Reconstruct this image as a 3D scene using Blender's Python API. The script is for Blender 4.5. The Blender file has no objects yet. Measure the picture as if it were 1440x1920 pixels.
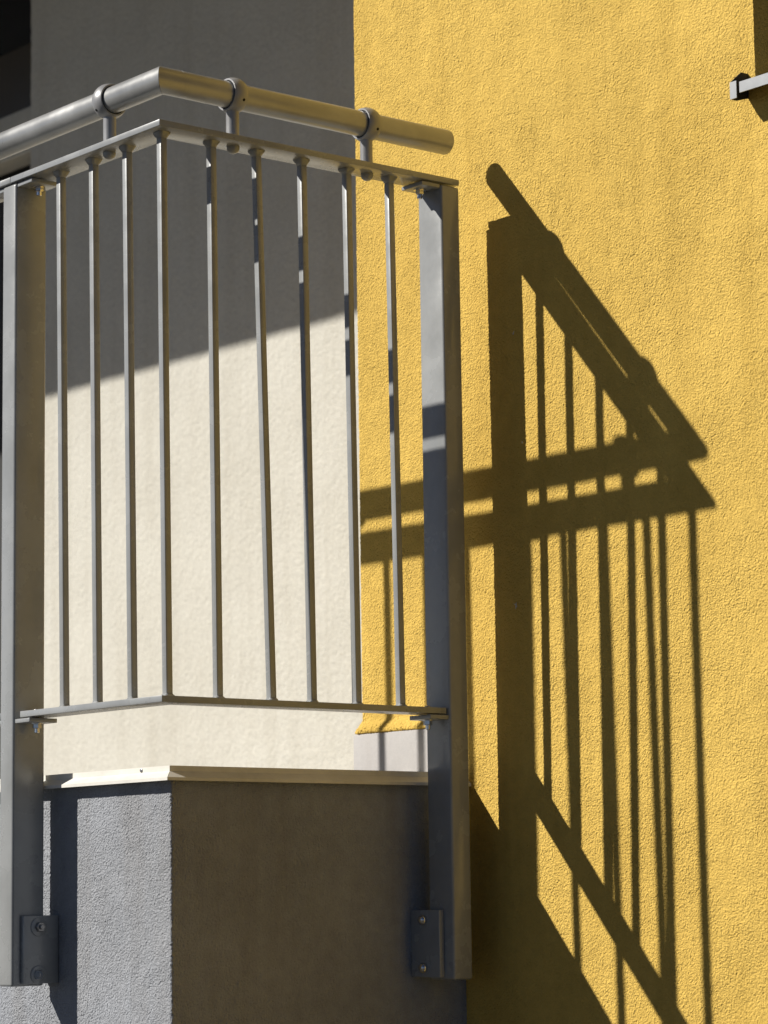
import bpy, bmesh, math, random
import numpy as np
from mathutils import Vector, Matrix

random.seed(7)
scene = bpy.context.scene

# ------------------------------------------------------------------ camera
cam_d = bpy.data.cameras.new("camera")
cam = bpy.data.objects.new("camera", cam_d)
scene.collection.objects.link(cam)
scene.camera = cam
CAM = Vector((3.6756, -2.5677, -1.2846))
FW = Vector((-0.7629, 0.6314, 0.1392)).normalized()
RT = Vector((0.6361, 0.7715, -0.0136)).normalized()
UP = RT.cross(FW).normalized()
RT = FW.cross(UP).normalized()
m = Matrix((RT, UP, -FW)).transposed().to_4x4()
m.translation = CAM
cam.matrix_world = m
cam_d.sensor_fit = 'VERTICAL'
cam_d.sensor_height = 36.0
cam_d.lens = 5178.81 / 1920 * 36.0
cam_d.clip_start = 0.05
cam_d.clip_end = 2000
cam_d.dof.use_dof = True
cam_d.dof.focus_distance = 4.72
cam_d.dof.aperture_fstop = 7.0

# ------------------------------------------------------------------ sky and sun
SUN_DIR = Vector((0.74146, 1.0, -0.88544)).normalized()      # the way the light travels
to_sun = -SUN_DIR
EL = math.asin(to_sun.z)
ROT = math.atan2(to_sun.x, to_sun.y)
world = bpy.data.worlds.new("World")
scene.world = world
world.use_nodes = True
wn = world.node_tree.nodes
wl = world.node_tree.links
bg = wn["Background"]
sky = wn.new("ShaderNodeTexSky")
sky.sky_type = 'NISHITA'
sky.sun_disc = False
sky.sun_elevation = EL
sky.sun_rotation = ROT % (2 * math.pi)
sky.air_density = 0.32
sky.dust_density = 0.2
sky.ozone_density = 1.0
wl.new(sky.outputs[0], bg.inputs[0])
bg.inputs[1].default_value = 0.05

sun_d = bpy.data.lights.new("sun", 'SUN')
sun_d.energy = 5.0
sun_d.angle = math.radians(0.53)
sun_d.color = (1.0, 0.955, 0.89)
sun = bpy.data.objects.new("sun", sun_d)
scene.collection.objects.link(sun)
sun.rotation_euler = SUN_DIR.to_track_quat('-Z', 'Y').to_euler()
sun.location = (-6, -9, 8)

scene.view_settings.view_transform = 'Standard'
scene.view_settings.look = 'None'
scene.view_settings.gamma = 1.0
scene.view_settings.exposure = 0.27
scene.view_settings.use_curve_mapping = False
scene.render.engine = 'CYCLES'

# ------------------------------------------------------------------ measures (metres; origin = outer corner of the flat top bar)
W = 0.737            # facade plane Y
REC = 1.0            # depth of the loggia behind the facade
XY0 = -0.392         # left end of the yellow facade
GROUND = -2.80
H = 0.95             # top of bottom bar is at -H
PX, PY = -0.105, 0.0933   # faces of the parapet

# ------------------------------------------------------------------ materials
def new_mat(name):
    mt = bpy.data.materials.new(name)
    mt.use_nodes = True
    nt = mt.node_tree
    return mt, nt, nt.nodes["Principled BSDF"]

def noise(nt, scale, detail=3.0, rough=0.55, vec=None, dist=0.0):
    n = nt.nodes.new("ShaderNodeTexNoise")
    n.inputs["Scale"].default_value = scale
    n.inputs["Detail"].default_value = detail
    n.inputs["Roughness"].default_value = rough
    n.inputs["Distortion"].default_value = dist
    if vec is None:
        tc = nt.nodes.get("TC") or nt.nodes.new("ShaderNodeTexCoord")
        tc.name = "TC"
        vec = tc.outputs["Object"]
    nt.links.new(vec, n.inputs["Vector"])
    return n.outputs["Fac"]

def ramp(nt, fac, stops):
    r = nt.nodes.new("ShaderNodeValToRGB")
    el = r.color_ramp.elements
    while len(el) < len(stops):
        el.new(0.5)
    for e, (p, c) in zip(el, stops):
        e.position = p
        e.color = (c[0], c[1], c[2], 1)
    nt.links.new(fac, r.inputs[0])
    return r.outputs[0]

def mixc(nt, fac, a, b, mode='MIX'):
    mx = nt.nodes.new("ShaderNodeMix")
    mx.data_type = 'RGBA'
    mx.blend_type = mode
    for sock, val in ((mx.inputs[0], fac), (mx.inputs[6], a), (mx.inputs[7], b)):
        if hasattr(val, "is_linked"):
            nt.links.new(val, sock)
        elif isinstance(val, (int, float)):
            sock.default_value = val
        else:
            sock.default_value = (val[0], val[1], val[2], 1)
    return mx.outputs[2]

def bump(nt, bsdf, fac, strength, dist, chain=None):
    b = nt.nodes.new("ShaderNodeBump")
    b.inputs["Strength"].default_value = strength
    b.inputs["Distance"].default_value = dist
    nt.links.new(fac, b.inputs["Height"])
    if chain is not None:
        nt.links.new(chain, b.inputs["Normal"])
    nt.links.new(b.outputs[0], bsdf.inputs["Normal"])
    return b.outputs[0]

def scaled(nt, sx, sy, sz):
    tc = nt.nodes.get("TC") or nt.nodes.new("ShaderNodeTexCoord")
    tc.name = "TC"
    mp = nt.nodes.new("ShaderNodeMapping")
    mp.inputs["Scale"].default_value = (sx, sy, sz)
    nt.links.new(tc.outputs["Object"], mp.inputs["Vector"])
    return mp.outputs[0]

def math_n(nt, op, a, b):
    n = nt.nodes.new("ShaderNodeMath")
    n.operation = op
    for k, v in enumerate((a, b)):
        if hasattr(v, "is_linked"):
            nt.links.new(v, n.inputs[k])
        else:
            n.inputs[k].default_value = v
    return n.outputs[0]

def stucco_mat(name, col, vary=0.08, grain=0.0012, soft=False, dirt=(0.5, 0.5, 0.5), dirt_amt=0.15, mottle=1.0):
    mt, nt, bs = new_mat(name)
    big = noise(nt, 2.3, 4, 0.62)
    mid = noise(nt, 80.0 if soft else 38.0, 4, 0.6)
    fine = noise(nt, 420.0, 3, 0.6)
    dark = tuple(c * (1 - 1.6 * vary) for c in col)
    lite = tuple(min(1, c * (1 + vary)) for c in col)
    c1 = ramp(nt, fine, [(0.3, dark), (0.72, lite)])
    c2 = ramp(nt, mid, [(0.32, tuple(c * (1 - mottle * vary) for c in col)), (0.68, lite)])
    c = mixc(nt, 0.5, c1, c2)
    bigc = ramp(nt, big, [(0.34, tuple(1 - dirt_amt * (1 - d) for d in dirt)), (0.60, (1, 1, 1))])
    c = mixc(nt, 1.0, c, bigc, 'MULTIPLY')
    # faint rain streaks running down the render
    st = noise(nt, 1.0, 3, 0.6, scaled(nt, 16.0, 16.0, 0.9))
    stc = ramp(nt, st, [(0.36, tuple(1 - 0.75 * dirt_amt * (1 - d) for d in dirt)), (0.52, (1, 1, 1))])
    c = mixc(nt, 1.0, c, stc, 'MULTIPLY')
    nt.links.new(c, bs.inputs["Base Color"])
    bs.inputs["Roughness"].default_value = 0.93
    bs.inputs["Specular IOR Level"].default_value = 0.12
    if soft:
        b1 = bump(nt, bs, noise(nt, 70.0, 4, 0.65), 0.8, grain)
        bump(nt, bs, fine, 0.3, grain * 0.4, b1)
    else:
        patch = math_n(nt, 'MULTIPLY_ADD', noise(nt, 7.0, 3, 0.6), 1.5)
        patch.node.inputs[2].default_value = 0.15
        g1 = noise(nt, 300.0, 2.0, 0.5, None, 0.5)
        g2 = noise(nt, 170.0, 2.0, 0.5, scaled(nt, 1.0, 1.0, 0.75), 0.9)
        hgt = math_n(nt, 'ADD', g1, math_n(nt, 'MULTIPLY', g2, 0.75))
        hgt = math_n(nt, 'MULTIPLY', hgt, patch)
        bump(nt, bs, hgt, 1.0, grain)
    return mt

M_YELLOW = stucco_mat("yellow_stucco", (0.71, 0.48, 0.115), 0.11, 0.0044, dirt=(0.55, 0.5, 0.35), dirt_amt=0.20)
M_GREY = stucco_mat("grey_stucco", (0.350, 0.365, 0.390), 0.14, 0.0046, dirt=(0.6, 0.52, 0.42), dirt_amt=0.26)
M_CREAM = stucco_mat("cream_render", (0.605, 0.585, 0.515), 0.07, 0.0046, soft=True, dirt=(0.55, 0.5, 0.42), dirt_amt=0.16, mottle=2.6)
M_PLINTH = stucco_mat("plinth_render", (0.45, 0.435, 0.42), 0.05, 0.0006, soft=True, dirt=(0.6, 0.55, 0.5), dirt_amt=0.15)

def metal_mat(name, col, rough=0.42, metallic=0.0, spec=0.5, dust=0.12, peel=0.0002, streak=True):
    mt, nt, bs = new_mat(name)
    big = noise(nt, 9.0, 5, 0.62)
    spk = noise(nt, 160.0, 3, 0.6)
    c = ramp(nt, big, [(0.3, tuple(x * (1 - dust) for x in col)), (0.7, tuple(min(1, x * (1 + dust * 0.6)) for x in col))])
    c = mixc(nt, ramp(nt, spk, [(0.62, (0, 0, 0)), (0.78, (0.35, 0.35, 0.35))]), c, tuple(min(1, x * 0.75 + 0.08) for x in col))
    nt.links.new(c, bs.inputs["Base Color"])
    rr = nt.nodes.new("ShaderNodeMapRange")
    rr.inputs[1].default_value = 0.3
    rr.inputs[2].default_value = 0.7
    rr.inputs[3].default_value = rough - 0.07
    rr.inputs[4].default_value = rough + 0.09
    nt.links.new(big, rr.inputs[0])
    nt.links.new(rr.outputs[0], bs.inputs["Roughness"])
    bs.inputs["Metallic"].default_value = metallic
    bs.inputs["Specular IOR Level"].default_value = spec
    bump(nt, bs, noise(nt, 330.0, 2, 0.5), 0.25, peel)
    return mt

M_PAINT = metal_mat("grey_powder_coat", (0.31, 0.318, 0.314), 0.25, 0.06, 0.5, 0.15)
M_TUBE = metal_mat("handrail_silver", (0.36, 0.362, 0.352), 0.34, 0.4, 0.5, 0.2)
M_CLAMP = metal_mat("clamp_cast_grey", (0.30, 0.30, 0.30), 0.38, 0.25, 0.5)
M_BOLT = metal_mat("zinc_bolt", (0.72, 0.70, 0.66), 0.2, 1.0, 0.5, 0.2)
M_DARKBOLT = metal_mat("dark_bolt", (0.34, 0.34, 0.34), 0.32, 0.8, 0.5, 0.25)
M_CAP = metal_mat("white_sheet_metal", (0.74, 0.715, 0.64), 0.5, 0.0, 0.4, 0.20)
M_SILL = metal_mat("zinc_sill", (0.30, 0.31, 0.315), 0.42, 0.2, 0.5, 0.15)
M_RUBBER = metal_mat("black_rubber", (0.012, 0.012, 0.012), 0.7, 0.0, 0.2)
M_DARK = metal_mat("dark_matte", (0.035, 0.035, 0.033), 0.6, 0.0, 0.3)  # near-black; stands in for shade on the sill's side plate and the room backing
M_FRAME = metal_mat("brown_door_frame", (0.075, 0.06, 0.042), 0.5, 0.0, 0.4)

M_TILE = stucco_mat("floor_tile", (0.34, 0.325, 0.30), 0.10, 0.0006, soft=True)

mt, nt, bs = new_mat("dark_glass")
bs.inputs["Base Color"].default_value = (0.012, 0.013, 0.015, 1)
bs.inputs["Roughness"].default_value = 0.08
bs.inputs["Specular IOR Level"].default_value = 0.4
M_GLASS = mt

mt, nt, bs = new_mat("paving")
br = nt.nodes.new("ShaderNodeTexBrick")
tc = nt.nodes.new("ShaderNodeTexCoord"); tc.name = "TC"
nt.links.new(tc.outputs["Object"], br.inputs["Vector"])
br.inputs["Scale"].default_value = 1.6
br.inputs["Color1"].default_value = (0.05, 0.048, 0.044, 1)
br.inputs["Color2"].default_value = (0.04, 0.039, 0.036, 1)
br.inputs["Mortar"].default_value = (0.02, 0.02, 0.019, 1)
br.inputs["Mortar Size"].default_value = 0.012
dirtc = ramp(nt, noise(nt, 3.0, 6, 0.65), [(0.3, (0.65, 0.62, 0.58)), (0.7, (1, 1, 1))])
nt.links.new(mixc(nt, 1.0, br.outputs["Color"], dirtc, 'MULTIPLY'), bs.inputs["Base Color"])
bs.inputs["Roughness"].default_value = 0.9
bump(nt, bs, noise(nt, 90.0, 4, 0.6), 0.4, 0.003)
M_GROUND = mt

# ------------------------------------------------------------------ helpers
col = scene.collection

def empty(name, loc, label, cat):
    o = bpy.data.objects.new(name, None)
    o.empty_display_size = 0.2
    o.location = loc
    col.objects.link(o)
    o["label"] = label
    o["category"] = cat
    return o

def link(name, me, mat, parent=None, label=None):
    o = bpy.data.objects.new(name, me)
    if mat is not None and not me.materials:
        me.materials.append(mat)
    col.objects.link(o)
    if parent is not None:
        o.parent = parent
        pw = Vector((0, 0, 0))
        p = parent
        while p is not None:
            pw += p.location
            p = p.parent
        o.location = -pw            # meshes are written in world coordinates
    if label:
        o["label"] = label
    return o

def place(o, loc, parent):
    """put a shared-mesh object at a world position under its parent"""
    o.parent = parent
    pw = Vector((0, 0, 0))
    p = parent
    while p is not None:
        pw += p.location
        p = p.parent
    o.location = Vector(loc) - pw

def bm_mesh(name, bm, smooth=False, angle=None):
    me = bpy.data.meshes.new(name)
    bm.normal_update()
    bm.to_mesh(me)
    bm.free()
    if smooth:
        for p in me.polygons:
            p.use_smooth = True
        if angle is not None:
            me.set_sharp_from_angle(angle=math.radians(angle))
    return me

def add_box(bm, x0, x1, y0, y1, z0, z1):
    vs = [bm.verts.new((x, y, z)) for x in (x0, x1) for y in (y0, y1) for z in (z0, z1)]
    f = [(0, 1, 3, 2), (4, 6, 7, 5), (0, 4, 5, 1), (2, 3, 7, 6), (0, 2, 6, 4), (1, 5, 7, 3)]
    return [bm.faces.new([vs[i] for i in q]) for q in f]

def box_mesh(name, x0, x1, y0, y1, z0, z1, bevel=0.0, seg=2):
    bm = bmesh.new()
    add_box(bm, x0, x1, y0, y1, z0, z1)
    if bevel > 0:
        bmesh.ops.bevel(bm, geom=bm.edges[:], offset=bevel, segments=seg, profile=0.5, affect='EDGES')
    return bm_mesh(name, bm, bevel > 0, 50)

def prism(name, poly, axis_from, axis_to, axis='X', bevel=0.0):
    """closed polygon (a,b) extruded along an axis"""
    bm = bmesh.new()
    def P(a, b, t):
        return (t, a, b) if axis == 'X' else ((a, t, b) if axis == 'Y' else (a, b, t))
    v0 = [bm.verts.new(P(a, b, axis_from)) for a, b in poly]
    v1 = [bm.verts.new(P(a, b, axis_to)) for a, b in poly]
    n = len(poly)
    bm.faces.new(v0)
    bm.faces.new(v1[::-1])
    for i in range(n):
        bm.faces.new((v0[i], v1[i], v1[(i + 1) % n], v0[(i + 1) % n]))
    bmesh.ops.recalc_face_normals(bm, faces=bm.faces[:])
    if bevel > 0:
        bmesh.ops.bevel(bm, geom=bm.edges[:], offset=bevel, segments=2, profile=0.5, affect='EDGES')
    return bm_mesh(name, bm, bevel > 0, 50)

def lathe(bm, prof, origin, axis, n=32, jitter=0.0, cap=True):
    """prof: list of (u along axis, radius)"""
    ax = Vector(axis).normalized()
    t = Vector((0, 0, 1)) if abs(ax.z) < 0.9 else Vector((1, 0, 0))
    e1 = ax.cross(t).normalized()
    e2 = ax.cross(e1).normalized()
    o = Vector(origin)
    rings = []
    for u, r in prof:
        ring = []
        for i in range(n):
            a = 2 * math.pi * i / n
            rr = r * (1 + random.uniform(-jitter, jitter))
            ring.append(bm.verts.new(o + ax * u + (e1 * math.cos(a) + e2 * math.sin(a)) * rr))
        rings.append(ring)
    fs = []
    for a, b in zip(rings[:-1], rings[1:]):
        for i in range(n):
            fs.append(bm.faces.new((a[i], a[(i + 1) % n], b[(i + 1) % n], b[i])))
    if cap:
        if prof[0][1] > 0:
            fs.append(bm.faces.new(rings[0][::-1]))
        if prof[-1][1] > 0:
            fs.append(bm.faces.new(rings[-1]))
    return fs

# ---- relief field for the stucco: band-passed noise, worm-like float-finish grains
def relief_field(seed, wave, spread, n=1400, step=0.002, aniso=1.0):
    rng = np.random.default_rng(seed)
    g = rng.standard_normal((n, n))
    k = np.fft.fftfreq(n, step)
    kx, kz = np.meshgrid(k, k, indexing='ij')
    kk = np.sqrt((kx * aniso) ** 2 + kz ** 2) + 1e-6
    F = np.fft.fft2(g)
    f = np.real(np.fft.ifft2(F * np.exp(-(np.log(kk * wave) / spread) ** 2)))
    return f / f.std()

_f1 = relief_field(3, 0.0078, 0.60)
_f2 = relief_field(5, 0.0055, 0.45)
_f3 = relief_field(9, 0.060, 0.6)
_fw = relief_field(11, 0.030, 0.5)
_rel = np.tanh(0.8 * _f1) * (1 + 0.35 * np.clip(_fw, -1.5, 1.5)) + 0.40 * _f2 + 0.35 * _f3

def relief(u, z, du=0.0):
    n = _rel.shape[0]
    s = 1 / 0.002
    a = (u + du) * s
    b = (z + 20.0) * s
    ia = np.floor(a).astype(int); ib = np.floor(b).astype(int)
    fa = a - ia; fb = b - ib
    i0 = ia % n; i1 = (ia + 1) % n; j0 = ib % n; j1 = (ib + 1) % n
    return (_rel[i0, j0] * (1 - fa) * (1 - fb) + _rel[i1, j0] * fa * (1 - fb)
            + _rel[i0, j1] * (1 - fa) * fb + _rel[i1, j1] * fa * fb)

def grid_mesh(name, P, keep=None):
    """P: (nu, nz, 3) vertex grid"""
    nu, nz = P.shape[:2]
    me = bpy.data.meshes.new(name)
    idx = np.arange(nu * nz).reshape(nu, nz)
    q = np.stack([idx[:-1, :-1], idx[1:, :-1], idx[1:, 1:], idx[:-1, 1:]], -1)
    if keep is not None:
        q = q[keep]
    q = q.reshape(-1, 4).astype(np.int32)
    nf = len(q)
    me.vertices.add(nu * nz)
    me.vertices.foreach_set("co", P.reshape(-1).astype(np.float32))
    me.loops.add(nf * 4)
    me.loops.foreach_set("vertex_index", q.reshape(-1))
    me.polygons.add(nf)
    me.polygons.foreach_set("loop_start", np.arange(0, nf * 4, 4, dtype=np.int32))
    me.polygons.foreach_set("use_smooth", np.ones(nf, dtype=bool))
    me.update(calc_edges=True)
    return me

def steps(*segs):
    out = []
    for a, b, d in segs:
        n = max(1, int(round(abs(b - a) / d)))
        out.append(np.linspace(a, b, n, endpoint=False))
    out.append(np.array([segs[-1][1]]))
    return np.concatenate(out)

def fade(z, lo, hi, w=0.03):
    return np.clip((z - lo) / w, 0, 1) * np.clip((hi - z) / w, 0, 1)

def wrap_path(s, pts, rad):
    """polyline with one rounded corner; s = signed length from the corner. returns xy, normal (outward)"""
    (d0x, d0y), (n0x, n0y), (d1x, d1y), (n1x, n1y), (cx, cy) = pts
    t = np.clip((s + rad) / (2 * rad), 0, 1)
    ang = t * math.pi / 2
    nx = n0x * np.cos(ang) + n1x * np.sin(ang)
    ny = n0y * np.cos(ang) + n1y * np.sin(ang)
    ox = cx - rad * n0x - rad * n1x
    oy = cy - rad * n0y - rad * n1y
    sl = np.minimum(s + rad, 0)
    sr = np.maximum(s - rad, 0)
    x = ox + rad * nx + sl * d0x + sr * d1x
    y = oy + rad * ny + sl * d0y + sr * d1y
    return x, y, nx, ny

# ================================================================== THE GROUND
gm = bpy.data.meshes.new("ground")
gm.from_pydata([(-400, -400, GROUND), (400, -400, GROUND), (400, 400, GROUND), (-400, 400, GROUND)], [], [(0, 1, 2, 3)])
g = link("ground", gm, M_GROUND)
g["kind"] = "structure"

# ================================================================== THE BUILDING
B = empty("apartment_building", (0.5, W, GROUND),
          "yellow and cream rendered apartment building with grey balcony parapet and recessed loggia", "building")

# yellow facade, with the return into the loggia and the window opening
WIN_X, WIN_Z0, WIN_Z1 = 0.6620, 0.040, 1.45
s = steps((-REC, -0.03, 0.08), (-0.03, 1.30, 0.002), (1.30, 2.9, 0.2))
kw = np.argmin(np.abs(s - (WIN_X - XY0)))
s[kw] = WIN_X - XY0
z = steps((GROUND, -1.56, 0.1), (-1.56, 0.58, 0.002), (0.58, 1.45, 0.05), (1.45, 3.6, 0.2))
kz = np.argmin(np.abs(z - WIN_Z0))
z[kz] = WIN_Z0
x, y, nx, ny = wrap_path(s, ((0, -1), (-1, 0), (1, 0), (0, -1), (XY0, W)), 0.004)
S, Z = np.meshgrid(s, z, indexing='ij')
AMP_Y = 0.00042
h = AMP_Y * relief(S, Z) * fade(Z, -1.56, 0.58) * fade(S, -0.03, 1.30, 0.01)
h += 0.0016 * np.sin(S * 3.1 + 0.7) * np.sin(Z * 2.3 + 0.4) * fade(S, 0.02, 5.0, 0.3)
fl = np.clip((-0.944 - Z) / 0.026, 0, 1)
flare = 0.0135 * fl * fl * (3 - 2 * fl) * (Z > -0.9725) * (S < 0.28)
h += flare * (1 + 0.10 * relief(S, Z, 0.4)) 
P = np.stack([x[:, None] + nx[:, None] * h, y[:, None] + ny[:, None] * h, Z], -1)
sc = 0.5 * (s[:-1] + s[1:]); zc = 0.5 * (z[:-1] + z[1:])
keep = ~((sc[:, None] > WIN_X - XY0) & (sc[:, None] < WIN_X - XY0 + 1.4) & (zc[None, :] > WIN_Z0) & (zc[None, :] < WIN_Z1))
link("yellow_facade", grid_mesh("yellow_facade", P, keep), M_YELLOW, B, "bright yellow rough rendered facade wall")

# window in the yellow facade
wy = W + 0.13
rev_s = steps((0.0, 0.13, 0.002))
rev_z = steps((WIN_Z0 - 0.02, 0.58, 0.002), (0.58, WIN_Z1, 0.05))
RS, RZ = np.meshgrid(rev_s, rev_z, indexing='ij')
rh = AMP_Y * 1.3 * relief(RS + 1.7, RZ) * fade(RZ, -0.2, 0.58)
RP = np.stack([WIN_X + rh, W + RS + 0.0 * RZ, RZ], -1)
win_frame = link("window", box_mesh("window", WIN_X - 0.01, WIN_X + 0.065, wy, wy + 0.06, WIN_Z0 - 0.01, WIN_Z1 + 0.01, 0.003), M_FRAME, B)
link("reveal", grid_mesh("reveal", RP), M_YELLOW, win_frame, "shaded yellow window reveal")
link("reveal", box_mesh("reveal_right", WIN_X + 1.4, WIN_X + 1.43, W + 0.002, wy + 0.06, WIN_Z0, WIN_Z1), M_YELLOW, win_frame)
link("lintel", box_mesh("lintel", WIN_X - 0.01, WIN_X + 1.42, W + 0.002, wy + 0.06, WIN_Z1, WIN_Z1 + 0.03), M_YELLOW, win_frame)
link("frame_stile", box_mesh("frame_stile", WIN_X + 1.335, WIN_X + 1.40, wy, wy + 0.06, WIN_Z0, WIN_Z1, 0.003), M_FRAME, win_frame)
link("frame_rail", box_mesh("frame_rail", WIN_X + 0.066, WIN_X + 1.334, wy + 0.001, wy + 0.058, WIN_Z0 + 0.02, WIN_Z0 + 0.085, 0.003), M_FRAME, win_frame)
link("frame_rail", box_mesh("frame_rail_top", WIN_X + 0.066, WIN_X + 1.334, wy + 0.001, wy + 0.058, WIN_Z1 - 0.065, WIN_Z1 - 0.001, 0.003), M_FRAME, win_frame)
link("pane", box_mesh("pane", WIN_X + 0.05, WIN_X + 1.35, wy + 0.028, wy + 0.036, WIN_Z0 + 0.06, WIN_Z1 - 0.05), M_GLASS, win_frame)
# zinc sill: sloping sheet with a front lip
LIP0, LIP1, YF = 0.0226, 0.0409, W - 0.040
sill_poly = [(YF, LIP0), (YF, LIP1), (wy - 0.001, LIP1 + 0.018), (wy - 0.001, LIP1 + 0.0165), (YF + 0.0015, LIP1 - 0.0016), (YF + 0.0015, LIP0)]
link("sill", prism("sill", sill_poly, WIN_X + 0.0005, WIN_X + 1.41, 'X'), M_SILL, win_frame, "bent zinc window sill with front lip")
sheet = [(YF + 0.0016, LIP1 - 0.0002), (W + 0.004, LIP1 + 0.0045), (W + 0.004, LIP1 + 0.0030), (YF + 0.0016, LIP1 - 0.0018)]
link("sill_edge", prism("sill_edge", sheet, 0.6458, WIN_X - 0.0001, 'X'), M_DARK, win_frame)
bm = bmesh.new()
ex = 0.6585
add_box(bm, ex - 0.0145, ex, W - 0.0430, W - 0.0412, 0.0145, 0.0435)
pl = [(W - 0.0410, 0.0150), (W - 0.0410, 0.0450), (W - 0.0160, 0.0655), (W + 0.004, 0.0660), (W + 0.004, 0.0250), (W - 0.028, 0.0150)]
v0 = [bm.verts.new((ex - 0.0145, a, b)) for a, b in pl]
v1 = [bm.verts.new((ex - 0.0129, a, b)) for a, b in pl]
bm.faces.new(v0); bm.faces.new(v1[::-1])
for i in range(len(pl)):
    bm.faces.new((v0[i], v1[i], v1[(i + 1) % len(pl)], v0[(i + 1) % len(pl)]))
bmesh.ops.recalc_face_normals(bm, faces=bm.faces[:])
me = bm_mesh("sill_end_cap", bm)
me.materials.append(M_SILL); me.materials.append(M_DARK)
for p in me.polygons:
    if p.index >= 6:
        p.material_index = 1  # side plate near-black: its shade is put into the colour
link("sill_end_cap", me, None, win_frame, "folded end cap of the window sill")

# grey plinth strip at the foot of the yellow wall, inside the balcony
link("plinth", box_mesh("plinth", XY0 - 0.012, -0.12, W - 0.012, W + 0.02, -1.12, -0.9735, 0.002), M_PLINTH, B, "pale grey plinth strip under yellow render")

# cream back wall of the loggia with the door opening
YB = W + REC
DX0, DX1, DZ1 = -4.15, -3.155, 1.75
s = steps((-5.6, DX0, 0.2), (DX0, DX1, 0.25), (DX1, XY0, 0.02))
z = steps((-1.4, DZ1, 0.02), (DZ1, 2.2, 0.1))
S, Z = np.meshgrid(s, z, indexing='ij')
hh = 0.0012 * relief(S * 0.2, Z * 0.2, 5.0)
P = np.stack([S, YB - hh, Z], -1)
sc = 0.5 * (s[:-1] + s[1:]); zc = 0.5 * (z[:-1] + z[1:])
keep = ~((sc[:, None] > DX0) & (sc[:, None] < DX1) & (zc[None, :] < DZ1))
link("loggia_back_wall", grid_mesh("loggia_back_wall", P, keep), M_CREAM, B, "cream rendered back wall of the loggia")
link("loggia_side_wall", box_mesh("loggia_side_wall", -5.75, -5.6, PY + 0.2, YB + 0.1, GROUND, 3.6), M_CREAM, B)
door = link("balcony_door", box_mesh("balcony_door", DX1 - 0.06, DX1 - 0.0, YB + 0.09, YB + 0.15, -1.12, DZ1, 0.003), M_FRAME, B, "dark balcony door with transom at the left")
link("door_stile", box_mesh("door_stile", DX0, DX0 + 0.06, YB + 0.09, YB + 0.15, -1.12, DZ1, 0.003), M_FRAME, door)
link("door_reveal", box_mesh("door_reveal", DX0 - 0.02, DX0, YB + 0.003, YB + 0.15, -1.12, DZ1), M_CREAM, door)
link("door_reveal", box_mesh("door_reveal_right", DX1 + 0.001, DX1 + 0.02, YB + 0.003, YB + 0.15, -1.12, DZ1), M_CREAM, door)
link("door_lintel", box_mesh("door_lintel", DX0 - 0.02, DX1 + 0.02, YB + 0.003, YB + 0.15, DZ1 + 0.001, DZ1 + 0.03), M_CREAM, door)
link("door_pane", box_mesh("door_pane", DX0 + 0.05, DX1 - 0.05, YB + 0.115, YB + 0.125, -1.1, 1.0), M_DARK, door)
link("shutter_box", box_mesh("shutter_box", DX0 + 0.001, DX1 - 0.0005, YB + 0.004, YB + 0.088, 0.945, 1.085, 0.004), M_CREAM, door, "cream panel above the balcony door")
link("dark_room_backing", box_mesh("dark_room_backing", DX0 - 0.3, DX1 + 0.3, YB + 0.7, YB + 0.75, -1.3, 2.2), M_DARK, door)  # near-black backing added to close the see-through; stands in for the dim room
link("transom_rail", box_mesh("transom_rail", DX0 + 0.061, DX1 - 0.061, YB + 0.085, YB + 0.14, 1.10, 1.33, 0.004), M_FRAME, door)
link("transom_pane", box_mesh("transom_pane", DX0 + 0.05, DX1 - 0.05, YB + 0.115, YB + 0.125, 1.25, DZ1 - 0.02), M_GLASS, door)

# balcony above and balcony floor
ZS = 0.1795 + 0.88544 * (YB - PY)
link("upper_balcony", box_mesh("upper_balcony", -5.74, PX, PY, YB + 0.1, ZS, ZS + 0.9, 0.004), M_GREY, B, "underside and front of the balcony above")
link("balcony_floor", box_mesh("balcony_floor", -5.6, PX - 0.03, PY + 0.03, YB + 0.14, -1.30, -1.12), M_TILE, B)

# grey stucco parapet
s = steps((-5.5, -0.75, 0.15), (-0.75, 0.6437, 0.002))
z = steps((GROUND, -1.56, 0.1), (-1.56, -1.066, 0.002))
x, y, nx, ny = wrap_path(s, ((1, 0), (0, -1), (0, 1), (1, 0), (PX, PY)), 0.0035)
S, Z = np.meshgrid(s, z, indexing='ij')
h = 0.00042 * relief(S, Z, 0.77) * fade(Z, -1.56, -1.0) * fade(S, -0.75, 2.0)
edge = np.exp(-(S / 0.005) ** 2)
h += edge * (0.0007 * relief(S * 0 + 0.3, Z, 2.1) - 0.0022 * np.clip(relief(S * 0.5, Z * 0.4, 4.0) - 1.3, 0, 1.2))
P = np.stack([x[:, None] + nx[:, None] * h, y[:, None] + ny[:, None] * h, Z], -1)
par = link("balcony_parapet", grid_mesh("balcony_parapet", P), M_GREY, B, "grey rough rendered balcony parapet below the railing")

bm = bmesh.new()
pts = [(-5.5, PY + 0.006), (PX - 0.006, PY + 0.006), (PX - 0.006, W - 0.014), (PX - 0.15, W - 0.014), (PX - 0.15, PY + 0.15), (-5.5, PY + 0.15)]
lo = [bm.verts.new((px, py, -1.35)) for px, py in pts]
hi = [bm.verts.new((px, py, -1.0695)) for px, py in pts]
bm.faces.new(lo[::-1]); bm.faces.new(hi)
for i in range(6):
    bm.faces.new((lo[i], lo[(i + 1) % 6], hi[(i + 1) % 6], hi[i]))
bmesh.ops.recalc_face_normals(bm, faces=bm.faces[:])
link("inner_wall", bm_mesh("inner_wall", bm), M_GREY, par)

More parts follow.
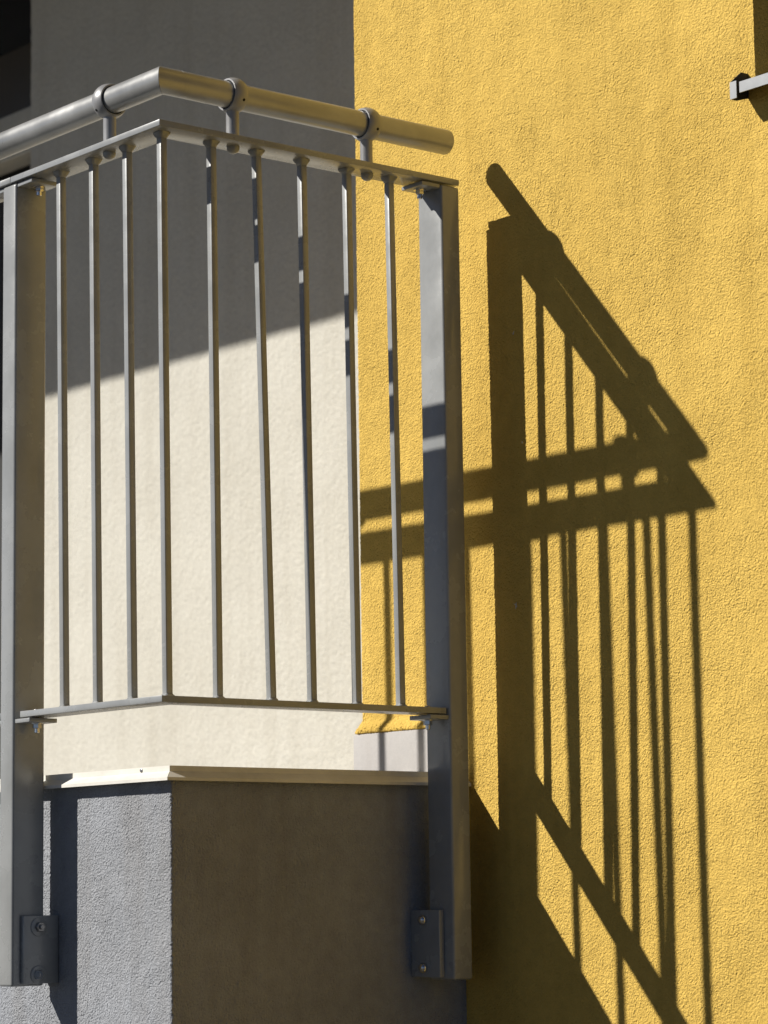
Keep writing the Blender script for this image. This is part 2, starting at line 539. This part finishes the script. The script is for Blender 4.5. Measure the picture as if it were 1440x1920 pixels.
# white sheet metal capping, two mitred lengths
PROF = [(-0.16, -1.0545), (0.0067, -1.0580), (0.0067, -1.0672), (0.0225, -1.0780), (0.0225, -1.0832),
        (0.0213, -1.0832), (0.0213, -1.0790), (0.0055, -1.0684), (-0.16, -1.0650)]
def cap_piece(name, side):
    bm = bmesh.new()
    a = []; b = []
    n = len(PROF)
    for o, zz in PROF:
        if side == 'L':
            a.append(bm.verts.new((-5.5, PY - o, zz - 0.0)))
            b.append(bm.verts.new((PX + o - 0.0006, PY - o, zz)))
        else:
            a.append(bm.verts.new((PX + o, PY - o + 0.0006, zz)))
            b.append(bm.verts.new((PX + o, W + 0.002, zz)))
    bm.faces.new(a); bm.faces.new(b[::-1])
    for i in range(n):
        bm.faces.new((a[i], b[i], b[(i + 1) % n], a[(i + 1) % n]))
    bmesh.ops.recalc_face_normals(bm, faces=bm.faces[:])
    return bm_mesh(name, bm)
capL = link("cap_flashing", cap_piece("cap_left", 'L'), M_CAP, par, "sunlit white sheet metal capping of the parapet")
capR = link("cap_flashing", cap_piece("cap_right", 'R'), M_CAP, par, "shaded sheet metal capping facing the yellow wall")
bm = bmesh.new()
lathe(bm, [(0, 0.0034), (0.0012, 0.0034), (0.0016, 0.0028)], (-0.181, PY - 0.0066, -1.0628), (0, -1, 0), 10)
link("cap_screw", bm_mesh("cap_screw", bm, True, 40), M_DARKBOLT, par)

# ================================================================== THE RAILING
T, WB = 0.0108, 0.0615          # top flat bar
TB, WBB, OB = 0.0108, 0.052, 0.0072   # bottom flat bar
R_ = empty("balcony_railing", (-0.03, 0.03, -1.43),
           "grey metal balcony railing with round handrail and square bars", "railing")

def L_bar(name, x_left, y_right, o, w, z0, z1):
    bm = bmesh.new()
    pts = [(x_left, o), (-o, o), (-o, y_right), (-o - w, y_right), (-o - w, o + w), (x_left, o + w)]
    lo = [bm.verts.new((px, py, z0)) for px, py in pts]
    hi = [bm.verts.new((px, py, z1)) for px, py in pts]
    bm.faces.new(lo[::-1]); bm.faces.new(hi)
    for i in range(6):
        bm.faces.new((lo[i], lo[(i + 1) % 6], hi[(i + 1) % 6], hi[i]))
    bmesh.ops.recalc_face_normals(bm, faces=bm.faces[:])
    bmesh.ops.bevel(bm, geom=bm.edges[:], offset=0.0007, segments=2, profile=0.5, affect='EDGES')
    return bm_mesh(name, bm, True, 50)

XJ = -0.4672
top = link("top_bar", L_bar("top_bar", XJ + 0.0006, 0.6621, 0.0, WB, 0.0, T), M_PAINT, R_)
link("top_bar", box_mesh("top_bar_next", -2.46, XJ - 0.0006, 0.0, WB, 0.0, T, 0.0007), M_PAINT, R_)
bot = link("bottom_bar", L_bar("bottom_bar", -0.4371, 0.6167, OB, WBB, -H - TB, -H), M_PAINT, R_)
link("bottom_bar", box_mesh("bottom_bar_next", -1.405, -0.5015, OB, OB + WBB, -H - TB, -H, 0.0007), M_PAINT, R_)
link("bottom_bar", box_mesh("bottom_bar_far", -2.40, -1.470, OB, OB + WBB, -H - TB, -H, 0.0007), M_PAINT, R_)

# balusters -------------------------------------------------------------
BW = 0.0126
bal_me = box_mesh("baluster", -BW, 0, 0, BW, -H - 0.001, 0.001, 0.0009)
# baluster local origin: its outer edge nearest the corner, at the underside of the top bar
def weld_mesh(name, r0, r1, hgt, up):
    bm = bmesh.new()
    n = 16
    rings = []
    for k, (q, zz) in enumerate(((r0, 0.0), (r0 * 0.97, hgt * 0.25), ((r0 + r1) * 0.5, hgt * 0.55), (r1, hgt), (r1 * 0.6, hgt * 1.02))):
        ring = []
        for i in range(n):
            a = 2 * math.pi * i / n + math.pi / 4
            c, sn = math.cos(a), math.sin(a)
            sq = q / max(abs(c), abs(sn)) * 0.62 + q * 0.42      # between a square and a circle
            j = 1 + random.uniform(-0.07, 0.07)
            ring.append(bm.verts.new((c * sq * j, sn * sq * j, zz * up)))
        rings.append(ring)
    for a, b in zip(rings[:-1], rings[1:]):
        for i in range(n):
            bm.faces.new((a[i], a[(i + 1) % n], b[(i + 1) % n], b[i]))
    bm.faces.new(rings[-1])
    bmesh.ops.recalc_face_normals(bm, faces=bm.faces[:])
    return bm_mesh(name, bm, True)
weld_top = [weld_mesh("weld_top", 0.0118, 0.0064, 0.0105, -1) for _ in range(3)]
weld_bot = [weld_mesh("weld_bottom", 0.0094, 0.0064, 0.0052, 1) for _ in range(3)]
for me in weld_top + weld_bot + [bal_me]:
    me.materials.append(M_PAINT)

def baluster(xa, ya, xb, yb):
    """(xa,ya) measured at z=-0.17, (xb,yb) at z=-0.94"""
    dx = (xb - xa) / -0.77; dy = (yb - ya) / -0.77       # per metre up
    x0 = xa + dx * 0.17; y0 = ya + dy * 0.17
    o = bpy.data.objects.new("baluster", bal_me)
    col.objects.link(o)
    place(o, (x0, y0, 0), R_)
    o.rotation_euler = (-math.atan(dy), math.atan(dx), 0)
    for lst, zz in ((weld_top, 0.0), (weld_bot, -H)):
        w = bpy.data.objects.new("weld", random.choice(lst))
        col.objects.link(w)
        w.parent = o
        w.location = (-BW / 2, BW / 2, zz + (0.0 if zz == 0 else 0.0))
        w.rotation_euler = (0, 0, random.choice((0, 1, 2, 3)) * math.pi / 2)
    return o

BO = 0.0258
baluster(-BO - 0.0025, BO - 0.002, -BO + 0.0025, BO + 0.002)
for a, b in ((-0.34045, -0.32723), (-0.23684, -0.22473), (-0.13346, -0.12108)):
    baluster(a, BO, b, BO)
for a, b in ((0.12478, 0.13171), (0.22332, 0.24282), (0.32057, 0.32985), (0.42080, 0.42804), (0.51852, 0.52665)):
    baluster(-BO, a, -BO, b)
xx = -0.598
while xx > -1.38:
    baluster(xx - 0.003, BO, xx + 0.003, BO)
    xx -= 0.1133
xx = -1.575
while xx > -2.36:
    baluster(xx - 0.003, BO, xx + 0.003, BO)
    xx -= 0.1133

# small hardware --------------------------------------------------------
def dome_mesh(name, r, hgt, n=20):
    bm = bmesh.new()
    prof = [(0, r), (hgt * 0.25, r * 0.99)] + [(hgt * (0.25 + 0.75 * math.sin(a)), max(1e-4, r * math.cos(a))) for a in np.linspace(0.3, 1.5, 5)]
    lathe(bm, prof, (0, 0, 0), (0, 0, -1), n)
    bmesh.ops.recalc_face_normals(bm, faces=bm.faces[:])
    return bm_mesh(name, bm, True, 45)
def nut_mesh(name):
    bm = bmesh.new()
    lathe(bm, [(0, 0.0112), (0.0016, 0.0112)], (0, 0, 0), (0, 0, -1), 20)
    lathe(bm, [(0.0017, 0.0082), (0.0085, 0.0082), (0.0095, 0.0073)], (0, 0, 0), (0, 0, -1), 6)
    lathe(bm, [(0.0095, 0.0046), (0.0165, 0.0046), (0.0175, 0.0038)], (0, 0, 0), (0, 0, -1), 12)
    bmesh.ops.recalc_face_normals(bm, faces=bm.faces[:])
    return bm_mesh(name, bm, True, 30)
def hex_mesh(name):
    bm = bmesh.new()
    lathe(bm, [(0, 0.0092), (0.0062, 0.0092), (0.0074, 0.0080)], (0, 0, 0), (0, 0, 1), 6)
    lathe(bm, [(0.0074, 0.0045), (0.0115, 0.0045), (0.0122, 0.0036)], (0, 0, 0), (0, 0, 1), 12)
    bmesh.ops.recalc_face_normals(bm, faces=bm.faces[:])
    return bm_mesh(name, bm, True, 30)
dome = dome_mesh("dome_bolt", 0.0112, 0.0125); dome.materials.append(M_PAINT)
carriage = dome_mesh("carriage_bolt", 0.0060, 0.0045); carriage.materials.append(M_BOLT)
nut = nut_mesh("nut"); nut.materials.append(M_BOLT)
hexm = hex_mesh("hex_bolt"); hexm.materials.append(M_DARKBOLT)
bm = bmesh.new()
lathe(bm, [(0, 0.0162), (0.0018, 0.0162), (0.0026, 0.0150)], (0, 0, 0), (0, 0, 1), 28)
bmesh.ops.recalc_face_normals(bm, faces=bm.faces[:])
washer = bm_mesh("washer", bm, True, 35); washer.materials.append(M_PAINT)
bm = bmesh.new()
lathe(bm, [(0, 0.0088), (0.004, 0.0092), (0.0078, 0.0082), (0.0108, 0.0056), (0.0118, 0.0014)], (0, 0, 0), (0, 0, 1), 16)
bmesh.ops.recalc_face_normals(bm, faces=bm.faces[:])
round_bolt = bm_mesh("round_bolt", bm, True, 50); round_bolt.materials.append(M_BOLT)

def put(name, me, loc, parent, rot=(0, 0, 0)):
    o = bpy.data.objects.new(name, me)
    col.objects.link(o)
    place(o, loc, parent)
    o.rotation_euler = rot
    return o

# posts -----------------------------------------------------------------
PZ0, PZ1 = -1.4235, -0.0028
def post(x0, x1, y0, y1, along, facing):
    """along: axis of the rail it carries; facing: side(s) with a tab (+1/-1 along the rail)"""
    p = link("post", box_mesh("post", x0, x1, y0, y1, PZ0, PZ1, 0.0045, 3), M_PAINT, R_)
    for f in facing:
        for zz in (-0.0022, -H - TB - 0.0022):
            if along == 'X':
                xa, xb = (x1, x1 + 0.047) if f > 0 else (x0 - 0.047, x0)
                tab = box_mesh("tab", xa, xb, y0 + 0.004, y0 + 0.061, zz - 0.0075, zz, 0.001)
                nx_, ny_ = (xa + xb) / 2 + 0.002, y0 + 0.033
            else:
                ya, yb = (y0 - 0.043, y0)
                tab = box_mesh("tab", x1 - 0.060, x1 - 0.003, ya, yb, zz - 0.0075, zz, 0.001)
                nx_, ny_ = x1 - 0.034, (ya + yb) / 2 - 0.001
            link("tab", tab, M_PAINT, p)
            put("nut", nut, (nx_, ny_, zz - 0.0076), p, (0, 0, random.random()))
            put("bolt_head", carriage, (nx_, ny_, zz + 0.003 + T), p, (math.pi, 0, 0))
    return p

pl_ = post(-0.4950, -0.4515, 0.0019, 0.0676, 'X', (1, -1))
pr_ = post(-0.0677, -0.0019, 0.6204, 0.6643, 'Y', (-1,))
pm_ = post(-1.4575, -1.4195, 0.0019, 0.0676, 'X', (1, -1))
pf_ = post(-2.4475, -2.4095, 0.0019, 0.0676, 'X', (1,))

BZ0, BZ1 = -1.4195, -1.3025
for p, px in ((pl_, -0.4515), (pm_, -1.4195), (pf_, -2.4095)):
    bm = bmesh.new()
    add_box(bm, px + 0.0003, px + 0.0085, 0.0195, PY - 0.001, BZ0, BZ1)
    bmesh.ops.bevel(bm, geom=bm.edges[:], offset=0.0016, segments=2, profile=0.5, affect='EDGES')
    add_box(bm, px - 0.030, px + 0.0002, PY - 0.009, PY - 0.001, BZ0 + 0.001, BZ1 - 0.001)
    link("bracket", bm_mesh("bracket", bm, True, 50), M_PAINT, p, "dark shaded mounting plate bolted to the parapet")
    for zz in (-1.3222, -1.4044):
        put("washer", washer, (px + 0.0085, 0.0508, zz), p, (0, math.pi / 2, 0))
        put("bolt", hexm, (px + 0.0108, 0.0508, zz), p, (random.uniform(0, 1), math.pi / 2, 0))
bm = bmesh.new()
add_box(bm, PX + 0.001, -0.0262, 0.6084, 0.6202, BZ0, BZ1)
bmesh.ops.bevel(bm, geom=bm.edges[:], offset=0.0016, segments=2, profile=0.5, affect='EDGES')
add_box(bm, PX + 0.001, PX + 0.009, 0.6203, 0.66, BZ0 + 0.001, BZ1 - 0.001)
link("bracket", bm_mesh("bracket_right", bm, True, 50), M_PAINT, pr_, "dark shaded mounting plate bolted to the parapet")
for zz in (-1.3199, -1.4031):
    put("bolt", round_bolt, (-0.0668, 0.6084, zz), pr_, (math.pi / 2, 0, 0))

# handrail --------------------------------------------------------------
CT, ZT, RT_ = 0.0285, 0.0903, 0.0229
def tube_x(y):
    return -0.0335 - 0.0085 * (y - CT)      # the rail runs slightly inwards towards the wall
bm = bmesh.new()
NS = 48
def ring_at(fn):
    return [bm.verts.new(fn(math.cos(2 * math.pi * i / NS) * 1.0, math.sin(2 * math.pi * i / NS))) for i in range(NS)]
def join(a, b):
    for i in range(NS):
        bm.faces.new((a[i], a[(i + 1) % NS], b[(i + 1) % NS], b[i]))
g = 0.0004
left = [ring_at(lambda c, sn, X=X: (X, CT - RT_ * c, ZT + RT_ * sn)) for X in (-2.52, -1.0, -0.5)]
left.append(ring_at(lambda c, sn: (tube_x(CT) + RT_ * c - g, CT - RT_ * c, ZT + RT_ * sn)))
for a, b in zip(left[:-1], left[1:]):
    join(a, b)
right = [ring_at(lambda c, sn: (tube_x(CT) + RT_ * c, CT - RT_ * c + g, ZT + RT_ * sn))]
LT_ = 0.6677
YJ = 0.0625
prof = [(YJ - 0.0004, RT_), (YJ - 0.0003, RT_ * 0.992), (YJ + 0.0003, RT_ * 0.992), (YJ + 0.0004, RT_), (0.3, RT_), (LT_ - 0.0025, RT_), (LT_ - 0.0012, RT_ * 0.985), (LT_, RT_ * 0.93), (LT_ + 0.0012, RT_ * 0.6)]
for Y, r in prof:
    right.append(ring_at(lambda c, sn, Y=Y, r=r: (tube_x(Y) + r * c, Y, ZT + r * sn)))
for a, b in zip(right[:-1], right[1:]):
    join(a, b)
bm.faces.new(right[-1])
bm.faces.new(left[0][::-1])
bmesh.ops.recalc_face_normals(bm, faces=bm.faces[:])
link("handrail", bm_mesh("handrail", bm, True, 60), M_TUBE, R_, "silver grey round tube handrail mitred at the corner")

# clamps carrying the handrail -----------------------------------------
def clamp(x, y, along):
    ax = (1, 0, 0) if along == 'X' else (0, 1, 0)
    hw, RO = 0.0135, 0.0312
    prof = [(u, math.sqrt(RO ** 2 - (u * 1.05) ** 2)) for u in np.linspace(-hw, hw, 11)]
    prof = [(-hw + 0.0006, RT_ + 0.0018), (-hw, RT_ + 0.0024)] + prof + [(hw, RT_ + 0.0024), (hw - 0.0006, RT_ + 0.0018)]
    bm = bmesh.new()
    lathe(bm, prof, (x, y, ZT), ax, 40, 0, False)
    bmesh.ops.recalc_face_normals(bm, faces=bm.faces[:])
    c = link("clamp", bm_mesh("clamp", bm, True, 40), M_CLAMP, R_)
    bm = bmesh.new()
    lathe(bm, [(-hw + 0.0012, RT_ + 0.00015), (-hw + 0.0012, RT_ + 0.0021), (hw - 0.0012, RT_ + 0.0021), (hw - 0.0012, RT_ + 0.00015)], (x, y, ZT), ax, 40, 0, False)
    link("gasket", bm_mesh("gasket", bm, True, 40), M_RUBBER, c)
    bm = bmesh.new()
    lathe(bm, [(0.0, 0.0112), (ZT - RO + 0.004 - T, 0.0112), (ZT - RO + 0.008 - T, 0.0120)], (x, y, T + 0.0003), (0, 0, 1), 28, 0, False)
    bmesh.ops.recalc_face_normals(bm, faces=bm.faces[:])
    link("stem", bm_mesh("stem", bm, True, 50), M_CLAMP, c)
    d = Vector((0, -0.8, -0.6)) if along == 'X' else Vector((0.9, 0, -0.42))
    d.normalize()
    off = Vector(ax) * (-0.004 if along == 'X' else 0.004)
    bm = bmesh.new()
    lathe(bm, [(RO - 0.0045, 0.0026), (RO + 0.0001, 0.0026)], Vector((x, y, ZT)) + off, d, 12)
    link("set_screw", bm_mesh("set_screw", bm), M_RUBBER, c)
    put("dome_bolt", dome, (x - (0.001 if along == 'X' else 0), y + (0.001 if along == 'Y' else 0), 0.0), top if x > XJ else R_)
clamp(-0.1905, CT, 'X')
clamp(tube_x(0.177), 0.1770, 'Y')
clamp(tube_x(0.4757), 0.4757, 'Y')
clamp(-0.93, CT, 'X')
clamp(-1.86, CT, 'X')

# pale cobweb tufts caught on the rough render
def tuft(x, z, r, parent):
    bm = bmesh.new()
    for k in range(5):
        a = random.uniform(0, 2 * math.pi)
        d = Vector((math.cos(a), 0, math.sin(a)))
        n = Vector((-d.z, 0, d.x))
        p0 = Vector((x, W - 0.0035, z)) + d * r * 0.1
        p1 = p0 + d * r * random.uniform(0.6, 1.2) + Vector((0, -0.001, 0))
        w = r * 0.16
        vs = [bm.verts.new(p0 - n * w), bm.verts.new(p0 + n * w), bm.verts.new(p1)]
        vb = [bm.verts.new(v.co + Vector((0, 0.0012, 0))) for v in vs]
        bm.faces.new(vs); bm.faces.new(vb[::-1])
        for i in range(3):
            bm.faces.new((vs[i], vb[i], vb[(i + 1) % 3], vs[(i + 1) % 3]))
    bmesh.ops.recalc_face_normals(bm, faces=bm.faces[:])
    return link("cobweb_tuft", bm_mesh("cobweb_tuft", bm), M_CAP, parent)
fac = [o for o in B.children if o.name.startswith("yellow_facade")][0]
tuft(0.0518, -0.7673, 0.0060, fac)
tuft(0.0595, -0.2744, 0.0035, fac)
tuft(0.0776, -0.4769, 0.0025, fac)
